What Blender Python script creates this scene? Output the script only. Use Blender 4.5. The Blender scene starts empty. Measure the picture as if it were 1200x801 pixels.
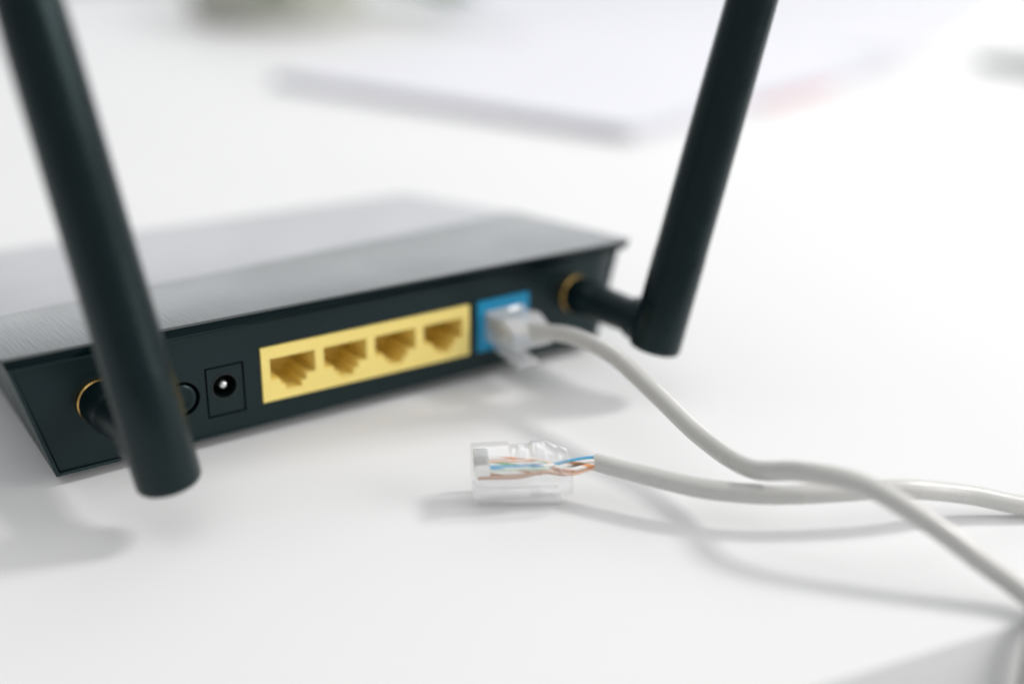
import bpy, bmesh, math, random
from mathutils import Vector, Matrix
from mathutils.geometry import tessellate_polygon

random.seed(7)
MM = 0.001
scene = bpy.context.scene
coll = scene.collection

# ------------------------------------------------------------------ camera
cam_data = bpy.data.cameras.new('camera')
cam = bpy.data.objects.new('camera', cam_data)
coll.objects.link(cam)
RT = Vector((0.832909, -0.553218, 0.014544))
UP = Vector((0.195697, 0.319015, 0.927325))
FW = Vector((0.517653, 0.769532, -0.373974))
CP = Vector((-96.04, -249.46, 130.24)) * MM
m3 = Matrix((RT, UP, -FW)).transposed()
cam.matrix_world = Matrix.Translation(CP) @ m3.to_4x4()
cam_data.sensor_width = 36.0
cam_data.lens = 42.0
cam_data.clip_start = 0.01
cam_data.clip_end = 50.0
cam_data.dof.use_dof = True
cam_data.dof.focus_distance = 0.268
cam_data.dof.aperture_fstop = 3.1
cam_data.dof.aperture_blades = 0
scene.camera = cam

# ------------------------------------------------------------------ world and lamps
world = bpy.data.worlds.new('World')
scene.world = world
world.use_nodes = True
bg = world.node_tree.nodes['Background']
bg.inputs['Color'].default_value = (0.97, 0.985, 1.0, 1)
bg.inputs['Strength'].default_value = 0.40

def area(name, loc, target, size, size_y, power, color):
    d = bpy.data.lights.new(name, 'AREA')
    d.shape = 'RECTANGLE'; d.size = size; d.size_y = size_y
    d.energy = power; d.color = color
    o = bpy.data.objects.new(name, d); coll.objects.link(o)
    o.location = loc
    o.rotation_euler = (Vector(target) - Vector(loc)).to_track_quat('-Z', 'Y').to_euler()
    return o
kd = Vector((1.05, -0.30, 1.0)).normalized()
area('key_lamp', tuple(Vector((0.04, -0.04, 0)) + kd * 1.9), (0.04, -0.04, 0), 0.30, 0.30, 17.0, (1.0, 0.985, 0.96))
area('window_lamp', (3.1, 5.0, 1.9), (0.05, 0.05, 0.2), 8.0, 4.4, 180.0, (0.96, 0.98, 1.0))
area('overhead_fill', (-0.25, -0.55, 2.1), (-0.25, -0.55, 0.0), 3.0, 3.0, 18.0, (1.0, 0.995, 0.985))  # added overhead softbox that fills the table, not a known ceiling light
area('front_right_fill', (1.9, -1.7, 0.80), (0.03, -0.03, 0.03), 1.5, 1.1, 35.0, (1.0, 0.985, 0.97))  # added fill light to brighten the rear panel and highlight the antennas' right sides

scene.view_settings.view_transform = 'Standard'
scene.view_settings.look = 'None'
scene.view_settings.exposure = 0.0
scene.view_settings.gamma = 1.0
scene.cycles.use_denoising = True
scene.cycles.max_bounces = 12
scene.cycles.transmission_bounces = 10
scene.cycles.transparent_max_bounces = 10

# ------------------------------------------------------------------ materials
def mat(name, color, rough=0.5, spec=0.5, metallic=0.0, trans=0.0, ior=1.5, sss=0.0, coat=0.0,
        vary=0.0, vary_scale=60.0, rvar=0.0, rvar_scale=90.0, bump=0.0, bump_scale=400.0, bump_dist=0.0002, tint=None):
    m = bpy.data.materials.new(name); m.use_nodes = True
    nt = m.node_tree; b = nt.nodes['Principled BSDF']
    b.inputs['Base Color'].default_value = (*color, 1)
    b.inputs['Roughness'].default_value = rough
    b.inputs['Specular IOR Level'].default_value = spec
    b.inputs['Metallic'].default_value = metallic
    b.inputs['Transmission Weight'].default_value = trans
    b.inputs['IOR'].default_value = ior
    b.inputs['Coat Weight'].default_value = coat
    if tint: b.inputs['Specular Tint'].default_value = (*tint, 1)
    if sss:
        b.inputs['Subsurface Weight'].default_value = sss
        b.inputs['Subsurface Radius'].default_value = (0.002, 0.002, 0.002)
    tc = nt.nodes.new('ShaderNodeTexCoord')
    def noise(scale, detail=4):
        n = nt.nodes.new('ShaderNodeTexNoise'); n.inputs['Scale'].default_value = scale
        n.inputs['Detail'].default_value = detail
        nt.links.new(tc.outputs['Object'], n.inputs['Vector']); return n
    if vary:
        n = noise(vary_scale)
        mx = nt.nodes.new('ShaderNodeMix'); mx.data_type = 'RGBA'
        nt.links.new(n.outputs['Fac'], mx.inputs['Factor'])
        mx.inputs['A'].default_value = (*[max(0, c * (1 - vary)) for c in color], 1)
        mx.inputs['B'].default_value = (*[min(1, c * (1 + vary)) for c in color], 1)
        nt.links.new(mx.outputs['Result'], b.inputs['Base Color'])
    if rvar:
        n = noise(rvar_scale)
        mr = nt.nodes.new('ShaderNodeMapRange')
        mr.inputs['From Min'].default_value = 0.3; mr.inputs['From Max'].default_value = 0.7
        mr.inputs['To Min'].default_value = max(0.02, rough - rvar); mr.inputs['To Max'].default_value = min(1, rough + rvar)
        nt.links.new(n.outputs['Fac'], mr.inputs['Value']); nt.links.new(mr.outputs['Result'], b.inputs['Roughness'])
    if bump:
        n = noise(bump_scale, 2)
        bp = nt.nodes.new('ShaderNodeBump'); bp.inputs['Strength'].default_value = bump
        bp.inputs['Distance'].default_value = bump_dist
        nt.links.new(n.outputs['Fac'], bp.inputs['Height']); nt.links.new(bp.outputs['Normal'], b.inputs['Normal'])
    return m

M = {}
M['table'] = mat('white_laminate', (0.785, 0.785, 0.79), 0.6, 0.10, vary=0.02, vary_scale=7, rvar=0.06, rvar_scale=14, bump=0.03, bump_scale=900, bump_dist=0.0001)
M['floor'] = mat('pale_floor', (0.62, 0.62, 0.62), 0.6, 0.3, vary=0.05, vary_scale=3)
M['panel'] = mat('charcoal_plastic', (0.006, 0.012, 0.0135), 0.34, 0.34, tint=(0.72, 0.97, 1.0), rvar=0.06, rvar_scale=120, bump=0.12, bump_scale=2600, bump_dist=0.00006)
M['body'] = mat('charcoal_shell_plastic', (0.008, 0.017, 0.019), 0.42, 0.40, tint=(0.72, 0.97, 1.0), rvar=0.06, bump=0.15, bump_scale=2200, bump_dist=0.00006)
M['lip'] = mat('gloss_black_plastic', (0.002, 0.008, 0.010), 0.16, 0.12, tint=(0.72, 0.97, 1.0), rvar=0.05, rvar_scale=150)
M['rod'] = mat('antenna_plastic', (0.002, 0.006, 0.007), 0.30, 0.34, tint=(0.72, 0.97, 1.0), rvar=0.05, rvar_scale=200, bump=0.12, bump_scale=3000, bump_dist=0.00005)
M['barrel'] = mat('antenna_joint_plastic', (0.002, 0.007, 0.008), 0.34, 0.34, tint=(0.72, 0.97, 1.0))
M['gold'] = mat('gold_plated_brass', (0.80, 0.52, 0.18), 0.24, 0.5, metallic=1.0, rvar=0.06, rvar_scale=400)
M['steel'] = mat('nickel_pin', (0.82, 0.82, 0.80), 0.35, 0.5, metallic=1.0)
M['dark'] = mat('black_socket', (0.008, 0.012, 0.013), 0.35, 0.4)
M['yellow'] = mat('yellow_port_plastic', (0.94, 0.75, 0.235), 0.42, 0.4, sss=0.04, vary=0.04, vary_scale=120)
M['blue'] = mat('blue_port_plastic', (0.002, 0.27, 0.50), 0.38, 0.5, vary=0.05, vary_scale=150)
M['jacket'] = mat('white_grey_pvc', (0.57, 0.565, 0.545), 0.30, 0.6, sss=0.05, vary=0.06, vary_scale=45, rvar=0.08, rvar_scale=120, bump=0.2, bump_scale=260, bump_dist=0.00025)
def clear_plastic(name, milk):
    m = bpy.data.materials.new(name); m.use_nodes = True; nt = m.node_tree; nt.nodes.clear()
    out = nt.nodes.new('ShaderNodeOutputMaterial'); tr = nt.nodes.new('ShaderNodeBsdfTransparent'); tr.inputs['Color'].default_value = (0.985, 0.985, 0.985, 1)
    gl = nt.nodes.new('ShaderNodeBsdfGlossy'); gl.inputs['Roughness'].default_value = 0.12; gl.inputs['Color'].default_value = (1, 1, 1, 1)
    df = nt.nodes.new('ShaderNodeBsdfDiffuse'); df.inputs['Color'].default_value = (0.88, 0.88, 0.89, 1)
    lw = nt.nodes.new('ShaderNodeLayerWeight'); lw.inputs['Blend'].default_value = 0.5
    pw = nt.nodes.new('ShaderNodeMath'); pw.operation = 'POWER'; pw.inputs[1].default_value = 4.0
    fr = nt.nodes.new('ShaderNodeMath'); fr.operation = 'MULTIPLY_ADD'; fr.inputs[1].default_value = 0.6; fr.inputs[2].default_value = 0.04
    nt.links.new(lw.outputs['Facing'], pw.inputs[0]); nt.links.new(pw.outputs[0], fr.inputs[0])
    a = nt.nodes.new('ShaderNodeMixShader'); b = nt.nodes.new('ShaderNodeMixShader')
    a.inputs['Fac'].default_value = milk
    nt.links.new(tr.outputs[0], a.inputs[1]); nt.links.new(df.outputs[0], a.inputs[2])
    nt.links.new(fr.outputs[0], b.inputs['Fac']); nt.links.new(a.outputs[0], b.inputs[1]); nt.links.new(gl.outputs[0], b.inputs[2])
    nt.links.new(b.outputs[0], out.inputs['Surface'])
    return m
M['clear'] = clear_plastic('clear_polycarbonate', 0.15)
M['milky'] = clear_plastic('milky_polycarbonate', 0.48)
M['paper'] = mat('white_paper', (0.74, 0.74, 0.79), 0.8, 0.2, vary=0.03, vary_scale=12)
M['pink'] = mat('pink_card', (0.78, 0.42, 0.42), 0.7, 0.2)
M['pot'] = mat('beige_grey_ceramic', (0.50, 0.505, 0.45), 0.6, 0.3, vary=0.1, vary_scale=20)
M['leaf'] = mat('green_leaf', (0.09, 0.19, 0.06), 0.5, 0.4, vary=0.25, vary_scale=14)
M['soil'] = mat('dark_soil', (0.05, 0.04, 0.03), 0.9, 0.2, vary=0.3, vary_scale=80)
M['grey'] = mat('grey_card', (0.42, 0.43, 0.43), 0.6, 0.3)
M['rubber'] = mat('rubber_foot', (0.02, 0.022, 0.022), 0.8, 0.2)
M['orange'] = mat('orange_wire', (0.86, 0.56, 0.42), 0.4)
M['green'] = mat('green_wire', (0.55, 0.68, 0.58), 0.4)
M['bluew'] = mat('blue_wire', (0.10, 0.44, 0.70), 0.4)
M['brown'] = mat('brown_wire', (0.50, 0.32, 0.22), 0.4)
def striped(name, col):
    m = mat(name, (0.88, 0.86, 0.83), 0.4); nt = m.node_tree; b = nt.nodes['Principled BSDF']
    tc = nt.nodes.new('ShaderNodeTexCoord'); w = nt.nodes.new('ShaderNodeTexWave')
    w.inputs['Scale'].default_value = 170; w.bands_direction = 'DIAGONAL'
    nt.links.new(tc.outputs['Object'], w.inputs['Vector'])
    gt = nt.nodes.new('ShaderNodeMath'); gt.operation = 'GREATER_THAN'; gt.inputs[1].default_value = 0.72
    nt.links.new(w.outputs['Fac'], gt.inputs[0])
    mx = nt.nodes.new('ShaderNodeMix'); mx.data_type = 'RGBA'
    mx.inputs['A'].default_value = (0.88, 0.85, 0.82, 1); mx.inputs['B'].default_value = (*col, 1)
    nt.links.new(gt.outputs[0], mx.inputs['Factor']); nt.links.new(mx.outputs['Result'], b.inputs['Base Color'])
    return m
M['orange_s'] = striped('white_orange_wire', (0.80, 0.34, 0.14))
M['green_s'] = striped('white_green_wire', (0.12, 0.45, 0.2))
M['blue_s'] = striped('white_blue_wire', (0.05, 0.30, 0.62))
M['brown_s'] = striped('white_brown_wire', (0.4, 0.2, 0.1))

def cover_material(name, base, rough, strength, sx, sy, ior):
    """black textured lid plastic: fine crossed brushed lines as relief"""
    m = mat(name, base, rough, 0.5, ior=ior, rvar=0.03, rvar_scale=40)
    nt = m.node_tree; b = nt.nodes['Principled BSDF']
    tc = nt.nodes.new('ShaderNodeTexCoord')
    acc = None
    for ang, sc in ((0.35, sx), (-1.15, sy)):
        mp = nt.nodes.new('ShaderNodeMapping'); mp.inputs['Rotation'].default_value = (0, 0, ang)
        mp.inputs['Scale'].default_value = (sc, sc * 0.05, 1)
        nt.links.new(tc.outputs['Object'], mp.inputs['Vector'])
        n = nt.nodes.new('ShaderNodeTexNoise'); n.inputs['Scale'].default_value = 1.0; n.inputs['Detail'].default_value = 3
        nt.links.new(mp.outputs['Vector'], n.inputs['Vector'])
        if acc is None: acc = n.outputs['Fac']
        else:
            ad = nt.nodes.new('ShaderNodeMath'); ad.operation = 'ADD'
            nt.links.new(acc, ad.inputs[0]); nt.links.new(n.outputs['Fac'], ad.inputs[1]); acc = ad.outputs[0]
    bp = nt.nodes.new('ShaderNodeBump'); bp.inputs['Strength'].default_value = strength; bp.inputs['Distance'].default_value = 0.0003
    nt.links.new(acc, bp.inputs['Height']); nt.links.new(bp.outputs['Normal'], b.inputs['Normal'])
    return m
M['strip'] = cover_material('brushed_rear_trim_plastic', (0.075, 0.086, 0.090), 0.36, 0.36, 1800, 1500, 1.66)
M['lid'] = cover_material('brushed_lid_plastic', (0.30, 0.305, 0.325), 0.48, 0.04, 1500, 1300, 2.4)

# ------------------------------------------------------------------ mesh helpers (all lengths in millimetres)
def link(name, me, material, parent=None, smooth=False):
    o = bpy.data.objects.new(name, me); coll.objects.link(o)
    if material is not None: me.materials.append(material)
    if smooth:
        me.polygons.foreach_set('use_smooth', [True] * len(me.polygons))
    if parent is not None: o.parent = parent
    return o

def from_bm(name, bm, material, parent=None, smooth=False, autosmooth=None):
    bmesh.ops.recalc_face_normals(bm, faces=bm.faces)
    bmesh.ops.scale(bm, vec=(MM, MM, MM), verts=bm.verts)
    me = bpy.data.meshes.new(name); bm.to_mesh(me); bm.free()
    o = link(name, me, material, parent, smooth)
    if autosmooth:
        me.polygons.foreach_set('use_smooth', [True] * len(me.polygons))
        me.set_sharp_from_angle(angle=math.radians(autosmooth))
    return o

def raw(name, verts, faces, material, parent=None, bevel=0.0, seg=2, autosmooth=35):
    bm = bmesh.new(); vs = [bm.verts.new(v) for v in verts]
    for f in faces: bm.faces.new([vs[i] for i in f])
    bmesh.ops.recalc_face_normals(bm, faces=bm.faces)
    if bevel:
        bmesh.ops.bevel(bm, geom=bm.edges[:], offset=bevel, offset_type='OFFSET', segments=seg, profile=0.5, affect='EDGES', clamp_overlap=True)
    return from_bm(name, bm, material, parent, autosmooth=autosmooth)

HEX = [(0, 3, 2, 1), (4, 5, 6, 7), (0, 1, 5, 4), (1, 2, 6, 5), (2, 3, 7, 6), (3, 0, 4, 7)]
def box(name, lo, hi, material, parent=None, bevel=0.0, seg=2, mtx=None):
    (x0, y0, z0), (x1, y1, z1) = lo, hi
    v = [Vector(p) for p in ((x0, y0, z0), (x1, y0, z0), (x1, y1, z0), (x0, y1, z0), (x0, y0, z1), (x1, y0, z1), (x1, y1, z1), (x0, y1, z1))]
    if mtx is not None: v = [mtx @ p for p in v]
    return raw(name, v, HEX, material, parent, bevel, seg)

def catmull(pts, n=14):
    P = [Vector(p) for p in pts]
    P = [P[0] * 2 - P[1]] + P + [P[-1] * 2 - P[-2]]
    out = []
    for i in range(1, len(P) - 2):
        for k in range(n):
            t = k / n
            a, b, c, d = P[i - 1], P[i], P[i + 1], P[i + 2]
            out.append(0.5 * ((2 * b) + (c - a) * t + (2 * a - 5 * b + 4 * c - d) * t * t + (3 * b - a - 3 * c + d) * t ** 3))
    out.append(P[-2].copy()); return out

def tube(name, path, radius, material, parent=None, sides=24, cap=True):
    """radius: number or function of 0..1 along the path"""
    bm = bmesh.new(); rings = []; n = len(path)
    t0 = (path[1] - path[0]).normalized()
    ref = Vector((0, 0, 1)) if abs(t0.z) < 0.9 else Vector((1, 0, 0))
    u = t0.cross(ref).normalized(); prev = t0
    for i, p in enumerate(path):
        t = (path[min(i + 1, n - 1)] - path[max(i - 1, 0)]).normalized()
        u = (prev.rotation_difference(t) @ u); u = (u - t * u.dot(t)).normalized(); v = t.cross(u); prev = t
        r = radius(i / (n - 1)) if callable(radius) else radius
        rings.append([bm.verts.new(p + (u * math.cos(2 * math.pi * k / sides) + v * math.sin(2 * math.pi * k / sides)) * r) for k in range(sides)])
    for a, b in zip(rings, rings[1:]):
        for k in range(sides): bm.faces.new((a[k], a[(k + 1) % sides], b[(k + 1) % sides], b[k]))
    if cap:
        bm.faces.new(rings[0][::-1]); bm.faces.new(rings[-1])
    return from_bm(name, bm, material, parent, autosmooth=50)

def lathe(name, origin, axis, profile, material, parent=None, sides=48, closed=False):
    """profile: (distance along axis, radius)"""
    ax = Vector(axis).normalized(); ref = Vector((0, 0, 1)) if abs(ax.z) < 0.9 else Vector((1, 0, 0))
    u = ax.cross(ref).normalized(); v = ax.cross(u); o = Vector(origin)
    bm = bmesh.new(); rings = []
    for d, r in profile:
        if r <= 1e-6: rings.append([bm.verts.new(o + ax * d)])
        else: rings.append([bm.verts.new(o + ax * d + (u * math.cos(2 * math.pi * k / sides) + v * math.sin(2 * math.pi * k / sides)) * r) for k in range(sides)])
    prs = list(zip(rings, rings[1:])) + ([(rings[-1], rings[0])] if closed else [])
    for a, b in prs:
        for k in range(sides):
            k2 = (k + 1) % sides
            if len(a) == 1 and len(b) == 1: continue
            if len(a) == 1: bm.faces.new((a[0], b[k], b[k2]))
            elif len(b) == 1: bm.faces.new((a[k], a[k2], b[0]))
            else: bm.faces.new((a[k], a[k2], b[k2], b[k]))
    return from_bm(name, bm, material, parent, autosmooth=40)

def plate(name, outer, holes, y0, y1, material, parent=None, back=True):
    """a plate in the XZ plane from y0 (front, towards the viewer) to y1 with real openings"""
    bm = bmesh.new(); loops = [outer] + holes
    flat = [p for l in loops for p in l]
    tris = tessellate_polygon([[Vector((x, z, 0)) for x, z in l] for l in loops])
    f = [bm.verts.new((x, y0, z)) for x, z in flat]; b = [bm.verts.new((x, y1, z)) for x, z in flat]
    for t in tris:
        bm.faces.new([f[i] for i in t])
        if back: bm.faces.new([b[i] for i in reversed(t)])
    k = 0
    for l in loops:
        n = len(l)
        for i in range(n):
            a, c = k + i, k + (i + 1) % n
            bm.faces.new((f[a], f[c], b[c], b[a]))
        k += n
    return from_bm(name, bm, material, parent, autosmooth=30)

def rect(x0, z0, x1, z1): return [(x0, z0), (x1, z0), (x1, z1), (x0, z1)]
def circle(cx, cz, r, n=40): return [(cx + r * math.cos(2 * math.pi * k / n), cz + r * math.sin(2 * math.pi * k / n)) for k in range(n)]

def thing(name, label, cat, loc=(0, 0, 0), group=None):
    o = bpy.data.objects.new(name, None); coll.objects.link(o)
    o.empty_display_size = 0.02
    o.location = Vector(loc) * MM; o['label'] = label; o['category'] = cat
    if group: o['group'] = group
    return o
def tag(o, label=None, cat=None, group=None, kind=None):
    if label: o['label'] = label
    if cat: o['category'] = cat
    if group: o['group'] = group
    if kind: o['kind'] = kind
    return o

# ------------------------------------------------------------------ the setting: table and floor
EA = math.radians(-9.1)
E = Vector((math.cos(EA), math.sin(EA), 0)); N = Vector((-math.sin(EA), math.cos(EA), 0))
P0 = Vector((43, -140, 0))
def tp(a, b, z): return P0 + E * a + N * b + Vector((0, 0, z))
table = thing('table', 'white laminate table with a crisp square front edge under the router', 'table', (400, 350, -730))
def tchild(o):
    o.parent = table; o.matrix_parent_inverse = Matrix.Translation(-table.location); return o
tv = [tp(-700, 0, -38), tp(1300, 0, -38), tp(1300, 1250, -38), tp(-700, 1250, -38),
      tp(-700, 0, 0), tp(1300, 0, 0), tp(1300, 1250, 0), tp(-700, 1250, 0)]
tchild(raw('tabletop', tv, HEX, M['table'], None, 0.5, 3))
for a, b in ((-640, 60), (1240, 60), (1240, 1190), (-640, 1190)):
    lv = [tp(a - 25, b - 25, -730), tp(a + 25, b - 25, -730), tp(a + 25, b + 25, -730), tp(a - 25, b + 25, -730),
          tp(a - 25, b - 25, -38.2), tp(a + 25, b - 25, -38.2), tp(a + 25, b + 25, -38.2), tp(a - 25, b + 25, -38.2)]
    tchild(raw('leg', lv, HEX, M['table'], None, 1.0, 2))
fl = box('floor', (-6000, -6000, -740), (9000, 12000, -730), M['floor'])
tag(fl, kind='structure')

# ------------------------------------------------------------------ router
CX = 26.5
router = thing('router', 'black wireless router with two antennas, yellow ports and one blue port on the white table', 'router', (CX, 60, 0))
def rp(o, parent=None):
    """parent a mesh built in world millimetres to the router or to one of its parts"""
    p = parent or router
    o.parent = p
    o.matrix_parent_inverse = Matrix.Translation(-router.location) if p is router else Matrix.Identity(4)
    return o

# lower shell, open behind the rear panel, tapering towards the table and towards the front
def shell_section(y, zt, zb, wt, wb):
    yr = y if y > 8 else y + 2.4     # the right-hand end of the rear turns back towards the side
    return [(CX - wt, y, zt), (CX - wb, y, zb), (CX + wb, yr, zb), (CX + wt, yr, zt)]
secs = [shell_section(-0.6, 29.6, 2.6, 82.4, 75.6), shell_section(40, 25.2, 2.6, 82.2, 75.6), shell_section(122, 14.6, 2.6, 81.0, 76.0), shell_section(128, 13.0, 5.5, 79.5, 76.5)]
bm = bmesh.new(); rs = [[bm.verts.new(p) for p in s] for s in secs]
for a, b in zip(rs, rs[1:]):
    for k in range(4): bm.faces.new((a[k], a[(k + 1) % 4], b[(k + 1) % 4], b[k]))
bm.faces.new(rs[-1])
# inner skin so that the rim has thickness
inn = [[bm.verts.new(p) for p in shell_section(-0.6, 29.0, 3.3, 81.4, 74.9)], [bm.verts.new(p) for p in shell_section(3.0, 29.0, 3.3, 81.4, 74.9)]]
for k in range(4):
    bm.faces.new((rs[0][k], rs[0][(k + 1) % 4], inn[0][(k + 1) % 4], inn[0][k]))
    bm.faces.new((inn[0][k], inn[0][(k + 1) % 4], inn[1][(k + 1) % 4], inn[1][k]))
rp(from_bm('lower_shell', bm, M['body'], autosmooth=25))

# lid: rear trim strip and sloping front plate, parted by a slanting groove
LX, RX = -57.0, 110.0
cl = (LX, 35.0, 28.6); cr = (RX - 0.6, 55.0, 26.6)
def lid_piece(name, quad, thick, material, bevel):
    v = [(x, y, z - thick) for x, y, z in quad] + list(quad)
    return rp(raw(name, v, HEX, material, None, bevel, 3, 40))
lid_piece('rear_trim', [(LX, -1.6, 32.6), (RX, -1.6, 32.6), (cr[0], cr[1], cr[2] + 0.15), (cl[0], cl[1], cl[2] + 0.45)], 0.7, M['strip'], 0.2)
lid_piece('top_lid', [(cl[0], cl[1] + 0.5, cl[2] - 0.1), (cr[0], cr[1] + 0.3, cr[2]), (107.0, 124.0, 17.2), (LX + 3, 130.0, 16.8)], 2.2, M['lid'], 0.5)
# glossy lip below the rear edge of the lid
v = [(LX + 0.9, -1.0, 29.65), (RX - 0.9, -1.0, 29.65), (RX - 0.9, 2.5, 29.65), (LX + 0.9, 2.5, 29.65), (LX + 0.25, -1.45, 31.85), (RX - 0.25, -1.45, 31.85), (RX - 0.25, 2.5, 31.35), (LX + 0.25, 2.5, 31.35)]
rp(raw('gloss_lip', v, HEX, M['lip'], None, 0.25, 2))

# rear panel with real openings
YX0, YX1, YZ0, YZ1 = 0.0, 58.0, 8.45, 22.45
BX0, BX1, BZ0, BZ1 = 60.6, 76.8, 8.4, 22.6
JX0, JX1, JZ0, JZ1 = -13.3, -4.7, 8.0, 19.8
BT = (-19.6, 13.9)
RL = (-37.8, 18.2); RR = (92.3, 19.2)
g = 0.25
def zpan(x): return x
WX = 98.6
outer = [(CX - 74.6, 3.5), (WX, 3.5), (WX, 28.9), (CX - 81.2, 28.9)]
holes = [rect(YX0 - g, YZ0 - g, YX1 + g, YZ1 + g), rect(BX0 - g, BZ0 - g, BX1 + g, BZ1 + g), rect(JX0 - g - .2, JZ0 - g - .2, JX1 + g + .2, JZ1 + g + .2), circle(*BT, 4.35), circle(*RL, 3.6), circle(*RR, 3.6)]
panel = rp(plate('rear_panel', outer, holes, 0.0, 1.6, M['panel']))
bm = bmesh.new(); cols = []
for i in range(13):
    t = i / 12
    xt = WX + 0.02 + (CX + 81.6 - WX) * t; xb = WX + 0.02 + (CX + 75.0 - WX) * t; y = 2.2 * t ** 2
    cols.append([bm.verts.new((xb, y, 3.5)), bm.verts.new((xt, y, 28.9)), bm.verts.new((xt, 8.0, 28.9)), bm.verts.new((xb, 8.0, 3.5))])
for a, b in zip(cols, cols[1:]):
    for k in range(4): bm.faces.new((a[k], a[(k + 1) % 4], b[(k + 1) % 4], b[k]))
bm.faces.new(cols[0]); bm.faces.new(cols[-1][::-1])
rp(from_bm('panel_end', bm, M['panel'], autosmooth=40), panel)

# RJ45 openings: wide mouth with the stepped latch channel below
def jack_hole(cx, zt):
    return [(cx - 5.85, zt), (cx - 5.85, zt - 5.6), (cx - 3.4, zt - 5.6), (cx - 3.4, zt - 7.2), (cx - 2.1, zt - 7.2), (cx - 2.1, zt - 8.7),
            (cx + 2.1, zt - 8.7), (cx + 2.1, zt - 7.2), (cx + 3.4, zt - 7.2), (cx + 3.4, zt - 5.6), (cx + 5.85, zt - 5.6), (cx + 5.85, zt)]
def add_jacks(blk, xs, zt, material):
    for cx in xs:
        back_o = box('socket_back', (cx - 6.3, 11.2, zt - 9.2), (cx + 6.3, 11.9, zt + 0.4), material); rp(back_o, blk)
        bm = bmesh.new()   # the row of eight sprung contacts of one socket
        for k in range(8):
            x = cx - 3.55 + k * 1.015
            q = [(x - .22, 2.6, zt - .2), (x + .22, 2.6, zt - .2), (x + .22, 9.5, zt - 3.6), (x - .22, 9.5, zt - 3.6)]
            a = [bm.verts.new(p) for p in q]; b = [bm.verts.new((p[0], p[1] + .1, p[2] + .3)) for p in q]
            bm.faces.new(a); bm.faces.new(b[::-1])
            for i in range(4): bm.faces.new((a[i], a[(i + 1) % 4], b[(i + 1) % 4], b[i]))
        rp(from_bm('spring_contacts', bm, M['gold']), blk)
cxs = [8.0 + 14.0 * k for k in range(4)]
blk = rp(plate('lan_port_block', rect(YX0, YZ0, YX1, YZ1), [jack_hole(c, 19.35) for c in cxs], -0.35, 11.2, M['yellow']))
blk['label'] = 'yellow block of four network sockets'
add_jacks(blk, cxs, 19.35, M['yellow'])
wan = rp(plate('wan_port', rect(BX0, BZ0, BX1, BZ1), [jack_hole(68.7, 19.3)], -0.35, 11.2, M['blue']))
wan['label'] = 'blue network socket holding the plugged-in cable'
add_jacks(wan, [68.7], 19.3, M['blue'])

# power socket
jc = (-9.15, 14.9)
jack = rp(plate('power_socket', rect(JX0, JZ0, JX1, JZ1), [circle(jc[0], jc[1], 2.9)], 0.1, 9.0, M['panel']))
rp(lathe('socket_well', (jc[0], 0.1, jc[1]), (0, 1, 0), [(0.25, 2.98), (8.6, 2.98), (8.6, 0.0)], M['dark']), jack)
rp(lathe('socket_ring', (jc[0], 0.1, jc[1]), (0, 1, 0), [(-0.12, 2.9), (-0.12, 3.3), (0.2, 3.3), (0.2, 2.9)], M['dark'], closed=True), jack)
rp(lathe('centre_pin', (jc[0], 0.1, jc[1]), (0, 1, 0), [(0.5, 0.0), (0.6, 0.6), (0.9, 0.95), (1.3, 1.1), (8.5, 1.1)], M['steel']), jack)
# push button in its recess
btn = rp(lathe('push_button', (BT[0], 0, BT[1]), (0, 1, 0), [(0.25, 0.0), (0.3, 2.1), (0.0, 2.5), (-0.05, 3.1), (0.2, 3.5), (0.6, 3.65), (4, 3.65)], M['panel']))
rp(lathe('button_well', (BT[0], 0, BT[1]), (0, 1, 0), [(0.6, 4.4), (2.2, 4.3), (3.4, 3.6)], M['panel']), btn)

# feet
for x, y in ((-40, 12), (93, 12), (-40, 112), (93, 112)):
    rp(lathe('rubber_foot', (x, y, 0.0), (0, 0, 1), [(0, 0), (0, 4.0), (0.4, 4.4), (2.7, 4.4), (2.7, 0)], M['rubber'], sides=28))

# antennas: gold bulkhead ring, tapered barrel, hinge, rod
def antenna(ring, hinge, bottom, top, label):
    ring3 = Vector((ring[0], 0.0, ring[1])); H = Vector(hinge); B = Vector(bottom); T = Vector(top)
    ax = (T - B).normalized(); L = (T - B).length
    prof = [(0, 0), (0.0, 5.7), (0.25, 6.2), (0.8, 6.6), (1.6, 6.72), (26, 6.65), (26.4, 6.55), (60, 6.4), (88, 6.2), (105, 5.8), (118, 5.3), (L - 2.5, 4.7), (L - 0.6, 4.0), (L, 2.6), (L, 0)]
    rod = rp(lathe('antenna', B, ax, prof, M['rod'], sides=64))
    rod['label'] = label
    # barrel from the panel to the hinge
    ba = (H - ring3).normalized(); bl = (H - ring3).length
    rp(lathe('gold_ring', ring3 + ba * 0.0, ba, [(-0.3, 5.15), (0.9, 5.3), (1.2, 5.1), (1.2, 4.0), (-0.3, 4.0)], M['gold'], closed=True), rod)
    rp(lathe('bulkhead_thread', ring3, ba, [(-1.5, 0), (-1.5, 3.2), (3.0, 3.2), (3.0, 0)], M['gold'], sides=32), rod)
    rp(lathe('barrel', ring3, ba, [(1.2, 0), (1.2, 4.9), (1.5, 5.2), (8.6, 5.3), (9.2, 5.1), (10.5, 4.95), (bl - 10, 4.7), (bl - 9.4, 4.7)], M['barrel'], sides=48), rod)
    # hinge: barrel end that runs into the rod
    rp(lathe('hinge', ring3, ba, [(bl - 9.4, 0), (bl - 9.4, 5.3), (bl - 9.0, 5.8), (bl - 4, 6.0), (bl - 1.0, 5.8), (bl - 1.0, 0)], M['barrel'], sides=48), rod)
    return rod
antenna(RL, (-34.8, -33.0, 18.8), (-33.8, -33.0, 11.6), (-54.0, -24.0, 150.0), 'antenna beside the round push button')
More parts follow.
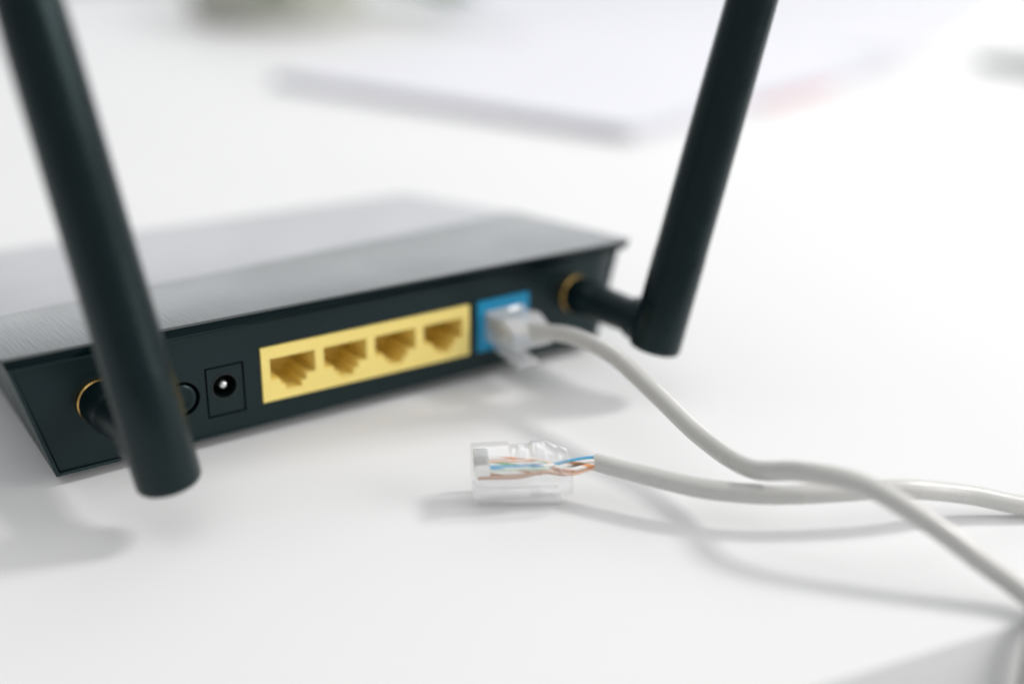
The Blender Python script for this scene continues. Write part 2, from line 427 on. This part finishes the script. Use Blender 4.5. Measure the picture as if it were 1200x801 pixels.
antenna(RR, (95.6, -33.0, 19.4), (93.6, -33.0, 13.6), (126.8, -38.0, 150.0), 'antenna beside the blue port')

# ------------------------------------------------------------------ network plugs
def plug_matrix(front, rear, roll=0.0):
    """local frame: +x from the cable end to the contact end, z up (contacts side)"""
    F = Vector(front); Rr = Vector(rear); x = (F - Rr).normalized()
    y = Vector((0, 0, 1)).cross(x).normalized(); z = x.cross(y)
    m = Matrix((x, y, z)).transposed().to_4x4()
    return Matrix.Translation(Rr) @ m @ Matrix.Rotation(roll, 4, 'X')

def prism(name, poly, y0, y1, mtx, material, parent, bevel=0.0):
    """polygon in local x,z extruded along local y"""
    n = len(poly)
    v = [mtx @ Vector((x, y0, z)) for x, z in poly] + [mtx @ Vector((x, y1, z)) for x, z in poly]
    f = [tuple(range(n)), tuple(range(2 * n - 1, n - 1, -1))] + [(i, (i + 1) % n, n + (i + 1) % n, n + i) for i in range(n)]
    return raw(name, v, f, material, parent, bevel, 2)

def make_plug(mtx, latch_drop, with_wires, clear):
    """clear eight-contact plug; rear at x=0, contact end at x=21.4, body 11.7 wide and 7.6 high"""
    body_poly = [(0, -3.1), (0, 1.6), (2.4, 2.4), (5.2, 3.9), (8.0, 3.9), (8.6, 3.2), (12.6, 3.2), (13.2, 3.9), (21.0, 3.9), (21.4, 3.5), (21.4, -3.6), (20.8, -4.0), (9.0, -4.0), (6.5, -3.1)]
    body = prism('plug_body', body_poly, -5.85, 5.85, mtx, clear, None, 0.22)
    parts = []
    # sprung latch: rooted at the contact end, free towards the cable
    lp = [(20.6, -4.15), (20.2, -5.3), (17.5, -5.9), (2.0, -5.9 - latch_drop), (2.0, -7.1 - latch_drop), (13.0, -7.0 - latch_drop * .35), (20.0, -6.5), (21.2, -5.0), (21.2, -4.15)]
    parts.append(prism('latch', lp, -3.1, 3.1, mtx, clear, None, 0.15))
    # contact blades standing in the slots of the front
    for k in range(8):
        y = -3.57 + k * 1.02
        parts.append(prism('contact_blade', [(17.6, 0.6), (17.6, 3.3), (18.4, 3.75), (20.6, 3.75), (20.9, 3.2), (20.9, 0.6)], y - .15, y + .15, mtx, M['steel'], None))
    if with_wires:
        # nubs of the strain relief
        for x in (5.6, 9.6):
            parts.append(prism('relief_nub', [(x, 2.6), (x + .3, 5.2), (x + 1.7, 5.4), (x + 2.3, 2.6)], -2.2, 2.2, mtx, clear, None, 0.1))
    return body, parts

def wires(mtx, start, parent_list):
    RING = {'orange_s': 0, 'orange': -48, 'brown_s': 42, 'bluew': 88, 'blue_s': 135, 'green_s': 180, 'green': 225, 'brown': 270}
    order = ['orange_s', 'orange', 'green_s', 'bluew', 'blue_s', 'green', 'brown_s', 'brown']
    out = []
    for k, key in enumerate(order):
        y = -3.57 + k * 1.02
        a = math.radians(RING[key])
        s = mtx.inverted() @ Vector(start)
        pts = [s + Vector((-1.0, 1.1 * math.cos(a), 1.1 * math.sin(a))),
               s + Vector((2.2, 1.35 * math.cos(a + .25), 1.2 * math.sin(a + .25))),
               Vector((0.8, 2.0 * math.cos(a + .5) * .9, 1.2 * math.sin(a + .5))),
               Vector((6.0, y * .8 + random.uniform(-.3, .3), 0.5 + random.uniform(-.5, .5))),
               Vector((11.5, y, 0.6 + random.uniform(-.25, .25))), Vector((20.2, y, 0.6))]
        out.append(tube('wire', [mtx @ p for p in catmull(pts, 8)], 0.46, M[key], None, 10))
    return out

def adopt(root, objs, under=None):
    for o in objs:
        if under is None:
            o.parent = root; o.matrix_parent_inverse = Matrix.Translation(-root.location)
        else:
            o.parent = under

# loose cable: plug lying on its latch, cut jacket end
loose = thing('network_cable', 'pale grey network cable with a loose clear plug and bare coloured wires at its end', 'cable', (90, -105, 0))
pm = plug_matrix((24.6, -54.6, 7.5), (43.6, -65.2, 7.9), math.radians(-4))
body, parts = make_plug(pm, 0.3, True, M['clear'])
adopt(loose, [body]); adopt(loose, parts, body)
JE = Vector((48.9, -67.2, 8.8))
pathB = catmull([tuple(JE), (53.6, -75.4, 8.5), (61.9, -88.0, 8.1), (71.2, -97.2, 8.3), (82.6, -104.4, 8.8), (96.2, -111.0, 8.8), (111.5, -116.8, 5.6), (124.5, -125.0, 2.7), (142, -132, 2.2), (175, -134, 2.2), (240, -120, 2.2), (330, -90, 2.2)], 16)
jb = tube('jacket', pathB, lambda t: 2.0 + 0.16 * min(1.0, t / 0.16) + 0.03 * math.sin(t * 61) * math.sin(t * 23), M['jacket'], None, 28, cap=False)
adopt(loose, [jb])
td = (pathB[1] - pathB[0]).normalized()
adopt(loose, [lathe('cut_end', JE, td, [(0, 1.5), (-0.15, 1.75), (0, 2.0), (0.2, 2.02), (6, 1.5)], M['jacket'], sides=28, closed=True)], jb)
adopt(loose, wires(pm, JE + td * 1.0, None))

# plugged-in cable running out of the blue port and over the table edge
plugged = thing('network_cable', 'pale grey network cable plugged into the blue port and draped over the table edge', 'cable', (75, -80, 0))
pm2 = plug_matrix((68.7, 7.0, 15.5), (68.9, -14.2, 15.9), 0.0)
body2, parts2 = make_plug(pm2, 1.9, False, M['milky'])
adopt(plugged, [body2]); adopt(plugged, parts2, body2)
pathA = catmull([(68.8, 3.0, 15.3), (68.9, -5.0, 15.6), (70.2, -14.0, 17.0), (73.4, -25.0, 18.9), (74.6, -40.0, 18.6), (73.6, -58.0, 15.3), (72.4, -75.0, 12.0), (70.6, -92.0, 12.4), (72.0, -105.0, 17.0), (77.4, -116.0, 17.6), (83.2, -127.3, 13.2), (88.0, -137.2, 7.8), (91.2, -143.6, 4.3), (91.2, -148.2, 2.3), (88.6, -150.6, -2.0), (88.0, -151.0, -8.0), (88.0, -151.0, -22.0), (87.6, -151.2, -60.0), (84.0, -151.5, -140.0), (80.0, -152.0, -260.0)], 16)
adopt(plugged, [tube('jacket', pathA, lambda t: 2.16 + 0.03 * math.sin(t * 73) * math.sin(t * 31), M['jacket'], None, 28)])

# ------------------------------------------------------------------ things lying farther back on the table
def paper_stack(name, label, corners, n, dz, material, jit, group=None, z0=0.15):
    """uneven stack of sheets: each layer is a thin slab slightly shifted and turned"""
    bm = bmesh.new(); C4 = [Vector((*c, 0)) for c in corners]; cen = sum(C4, Vector()) / 4
    for k in range(n):
        a = random.uniform(-jit, jit) * .004; dx = random.uniform(-jit, jit); dy = random.uniform(-jit, jit)
        rm = Matrix.Rotation(a, 3, 'Z'); z = z0 + k * dz
        q = [cen + rm @ (c - cen) + Vector((dx, dy, 0)) for c in C4]
        lo = [bm.verts.new((p.x, p.y, z)) for p in q]; hi = [bm.verts.new((p.x, p.y, z + dz * .86)) for p in q]
        bm.faces.new(lo[::-1]); bm.faces.new(hi)
        for i in range(4): bm.faces.new((lo[i], lo[(i + 1) % 4], hi[(i + 1) % 4], hi[i]))
    o = from_bm(name, bm, material)
    return tag(o, label, 'paper', group)
paper_stack('paper_stack', 'thick stack of white paper lying behind the router', [(192, 445), (285, 212), (590, 300), (500, 560)], 12, 0.52, M['paper'], 2.0)
s2 = paper_stack('paper_sheets', 'thin spread of white sheets reaching back from the thick paper stack', [(412, 655), (640, 320), (1050, 560), (700, 1050)], 5, 0.3, M['paper'], 5.0)
o = box('card_tab', (0, 0, 0), (92, 2.6, 2.0), M['pink'], None, 0.3)
o.location = Vector((402, 238, 0.3)) * MM; o.rotation_euler = (0, 0, math.radians(16))
tag(o, 'slim pink card strip along the edge of the thick paper stack', 'card')
o = box('notebook', (0, 0, 0), (150, 70, 7), M['grey'], None, 1.0)
o.location = Vector((640, 215, 0.2)) * MM; o.rotation_euler = (0, 0, math.radians(-10))
tag(o, 'small grey notebook lying apart from the papers at the back', 'notebook')

# planter with leaves behind the papers
pl = thing('potted_plant', 'green leafy plant in a beige grey planter behind the papers', 'plant', (325, 748, 0))
def padopt(o, under=None):
    o.parent = under or pl
    if under is None: o.matrix_parent_inverse = Matrix.Translation(-pl.location)
    return o
pot = padopt(lathe('planter', (325, 748, 0.2), (0, 0, 1), [(0, 0), (0, 66), (3, 70), (40, 80), (42, 80), (42, 74), (36, 73), (36, 0)], M['pot'], sides=56))
padopt(lathe('soil', (325, 748, 0.2), (0, 0, 1), [(36.4, 0), (37.5, 40), (36.4, 72.8)], M['soil'], sides=40))
bm = bmesh.new()
for k in range(40):
    a = random.uniform(0, 2 * math.pi); r0 = random.uniform(0, 55); ln = random.uniform(30, 55); el = random.uniform(-0.2, 0.35)
    b0 = Vector((325 + r0 * math.cos(a), 748 + r0 * math.sin(a), 38 + random.uniform(0, 12)))
    d = Vector((math.cos(a) * math.cos(el), math.sin(a) * math.cos(el), math.sin(el))); s = d.cross(Vector((0, 0, 1))).normalized()
    w = random.uniform(13, 24); dr = Vector((0, 0, -ln * .25))
    q = [b0, b0 + d * ln * .45 + s * w, b0 + d * ln + dr, b0 + d * ln * .45 - s * w]; mid = b0 + d * ln * .5 + Vector((0, 0, -3))
    vs = [bm.verts.new(p) for p in q]; vm = bm.verts.new(mid)
    for i in range(4): bm.faces.new((vs[i], vs[(i + 1) % 4], vm))
for k in range(26):   # leaves that hang over the rim
    a = random.uniform(-0.5, 0.35) if k < 18 else random.uniform(-2.4, -1.2)
    b0 = Vector((325 + 60 * math.cos(a), 748 + 60 * math.sin(a), 46 + random.uniform(0, 8)))
    d = Vector((math.cos(a), math.sin(a), 0)); s = Vector((-math.sin(a), math.cos(a), 0)); ln = random.uniform(70, 130) if k < 18 else random.uniform(28, 42); w = random.uniform(10, 18) if k < 18 else 7
    dz = -random.uniform(12, 40) if k < 18 else -random.uniform(6, 34)
    q = [b0, b0 + d * ln * .5 + s * w + Vector((0, 0, 4)), b0 + d * ln + Vector((0, 0, dz)), b0 + d * ln * .5 - s * w + Vector((0, 0, 4))]
    vs = [bm.verts.new(p) for p in q]; bm.faces.new((vs[0], vs[1], vs[2])); bm.faces.new((vs[0], vs[2], vs[3]))
lf = padopt(from_bm('foliage', bm, M['leaf'])); lf['kind'] = 'stuff'
